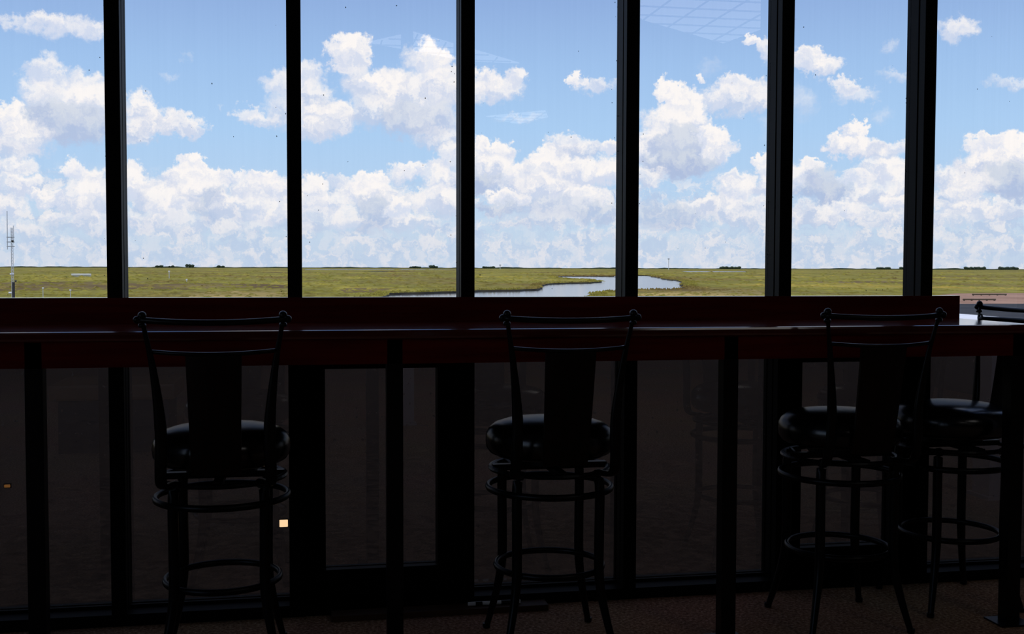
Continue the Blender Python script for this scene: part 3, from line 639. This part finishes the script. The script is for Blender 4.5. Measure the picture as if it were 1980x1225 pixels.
for i in range(26):
    z0 = zt*i/26; z1 = zt*(i+1)/26
    for k in range(3): addtube(bm, [(math.cos(k*2.094)*.14, math.sin(k*2.094)*.14, z0), (math.cos(k*2.094+2.094)*.14, math.sin(k*2.094+2.094)*.14, z1)], .015, 5)
obj('lattice_shaft', bm, 'mast', t)
seg('antenna', 18, 408, 17.5, 482, .7); seg('antenna', 28, 436, 28, 470, .6)
for yy in (458.5, 467.5, 476): seg('cross_arm', 16.5, yy, 29.5, yy, .55, 'darkbox')
seg('equipment_box', 24.5, 465.5, 28, 465.5, 1.6, 'darkbox'); seg('equipment_box', 29, 543, 31.5, 543, 1.8, 'darkbox'); seg('dish', 21, 530, 27.5, 530, 1.6, 'mast')
seg('equipment_box', 18.5, 566, 23.5, 566, 2.0, 'mast')
bm = bmesh.new(); addtube(bm, [(.1, 0, 0), (.1, 0, zat(545, Dm)-ZL)], .16, 10); obj('base_column', bm, 'darkbox', t)
def pole(px, ytop, D_, label, cap='white'):
    b_, u_ = pole_at(px, ytop, D_); t = thing('pole', label, 'pole', (b_.x, b_.y, ZL)); z1 = zat(ytop, D_, px)-ZL
    bm = bmesh.new(); addtube(bm, [(0, 0, 0), (0, 0, z1-2*u_)], .6*u_, 8); obj('shaft', bm, 'mast', t)
    bm = bmesh.new(); addbox(bm, -1.6*u_, 1.6*u_, -1*u_, 1*u_, z1-2.5*u_, z1); obj('cap', bm, cap, t, bevel=.2*u_)
pole(83, 555, 200, 'short grey post with pale cap, left of the low white shed'); pole(136, 559, 190, 'short post with white cap below the low white shed')
pole(327, 523, 520, 'faint pale marker post in the marsh left of the second stool back'); pole(361, 539, 400, 'small white-capped post in the middle of the second bay marsh')
pole(1293, 499, 3000, 'faint thin tower on the horizon in the fifth bay', 'mast'); pole(967, 511, 3000, 'faint short tower on the horizon in the fourth bay', 'mast')
a = atz(140, 534.5, ZL); b = atz(175, 534.5, ZL); w = (b-a).length/2
t = thing('shed', 'low white-roofed shed out in the marsh at the left', 'shed', ((a+b)/2)); t.rotation_euler = (0, 0, math.atan2((b-a).y, (b-a).x))
obj('walls', B((-w, w, 0, 5, 0, .7)), 'mast', t); obj('roof', poly_prism([(-w*1.12, -.5), (w*1.05, -.5), (w, 6), (-w, 6)], .7, 1.5), 'white', t, bevel=.08)
p = atz(1193, 536, ZW); t = thing('boat', 'small white boat at the far bend of the river', 'boat', (p.x, p.y, ZW), rz=.1)
bm = bmesh.new()
for k, (x, w_) in enumerate(((-1.6, .5), (-.5, .62), (.7, .5), (1.7, .03))):
    c = [bm.verts.new((x, -w_, .75)), bm.verts.new((x, -w_*.6, 0)), bm.verts.new((x, w_*.6, 0)), bm.verts.new((x, w_, .75))]
    if k:
        for i in range(3): bm.faces.new((pc[i], c[i], c[i+1], pc[i+1]))
        bm.faces.new((pc[3], c[3], c[0], pc[0]))
    else: bm.faces.new(c)
    pc = c
obj('hull', bm, 'white', t); obj('cabin', B((-.6, .4, -.35, .35, .75, 1.4)), 'white', t)
# specks of dirt and insects stuck to the panes
bm = bmesh.new()
for k in range(150):
    i = random.choice(range(5, 12)); x0, x1 = XS[i]+HW, XS[i+1]-HW
    x = random.uniform(x0, x1) if random.random() < .45 else (x1-abs(random.gauss(0, .02)) if random.random() < .7 else x0+abs(random.gauss(0, .03)))
    x = min(max(x, x0+.003), x1-.003); z = random.uniform(1.17, 2.3); r = random.uniform(.0007, .0022)
    s = bmesh.ops.create_icosphere(bm, subdivisions=1, radius=r)['verts']
    for v in s: v.co = Vector((x+v.co.x*random.uniform(.6, 1.4), .1035+v.co.y*.4, z+v.co.z*random.uniform(.6, 2)))
tag(obj('dirt_specks', bm, 'darkbox'), 'tiny dark specks of dirt and insects stuck to the window panes', 'dirt', kind='stuff')
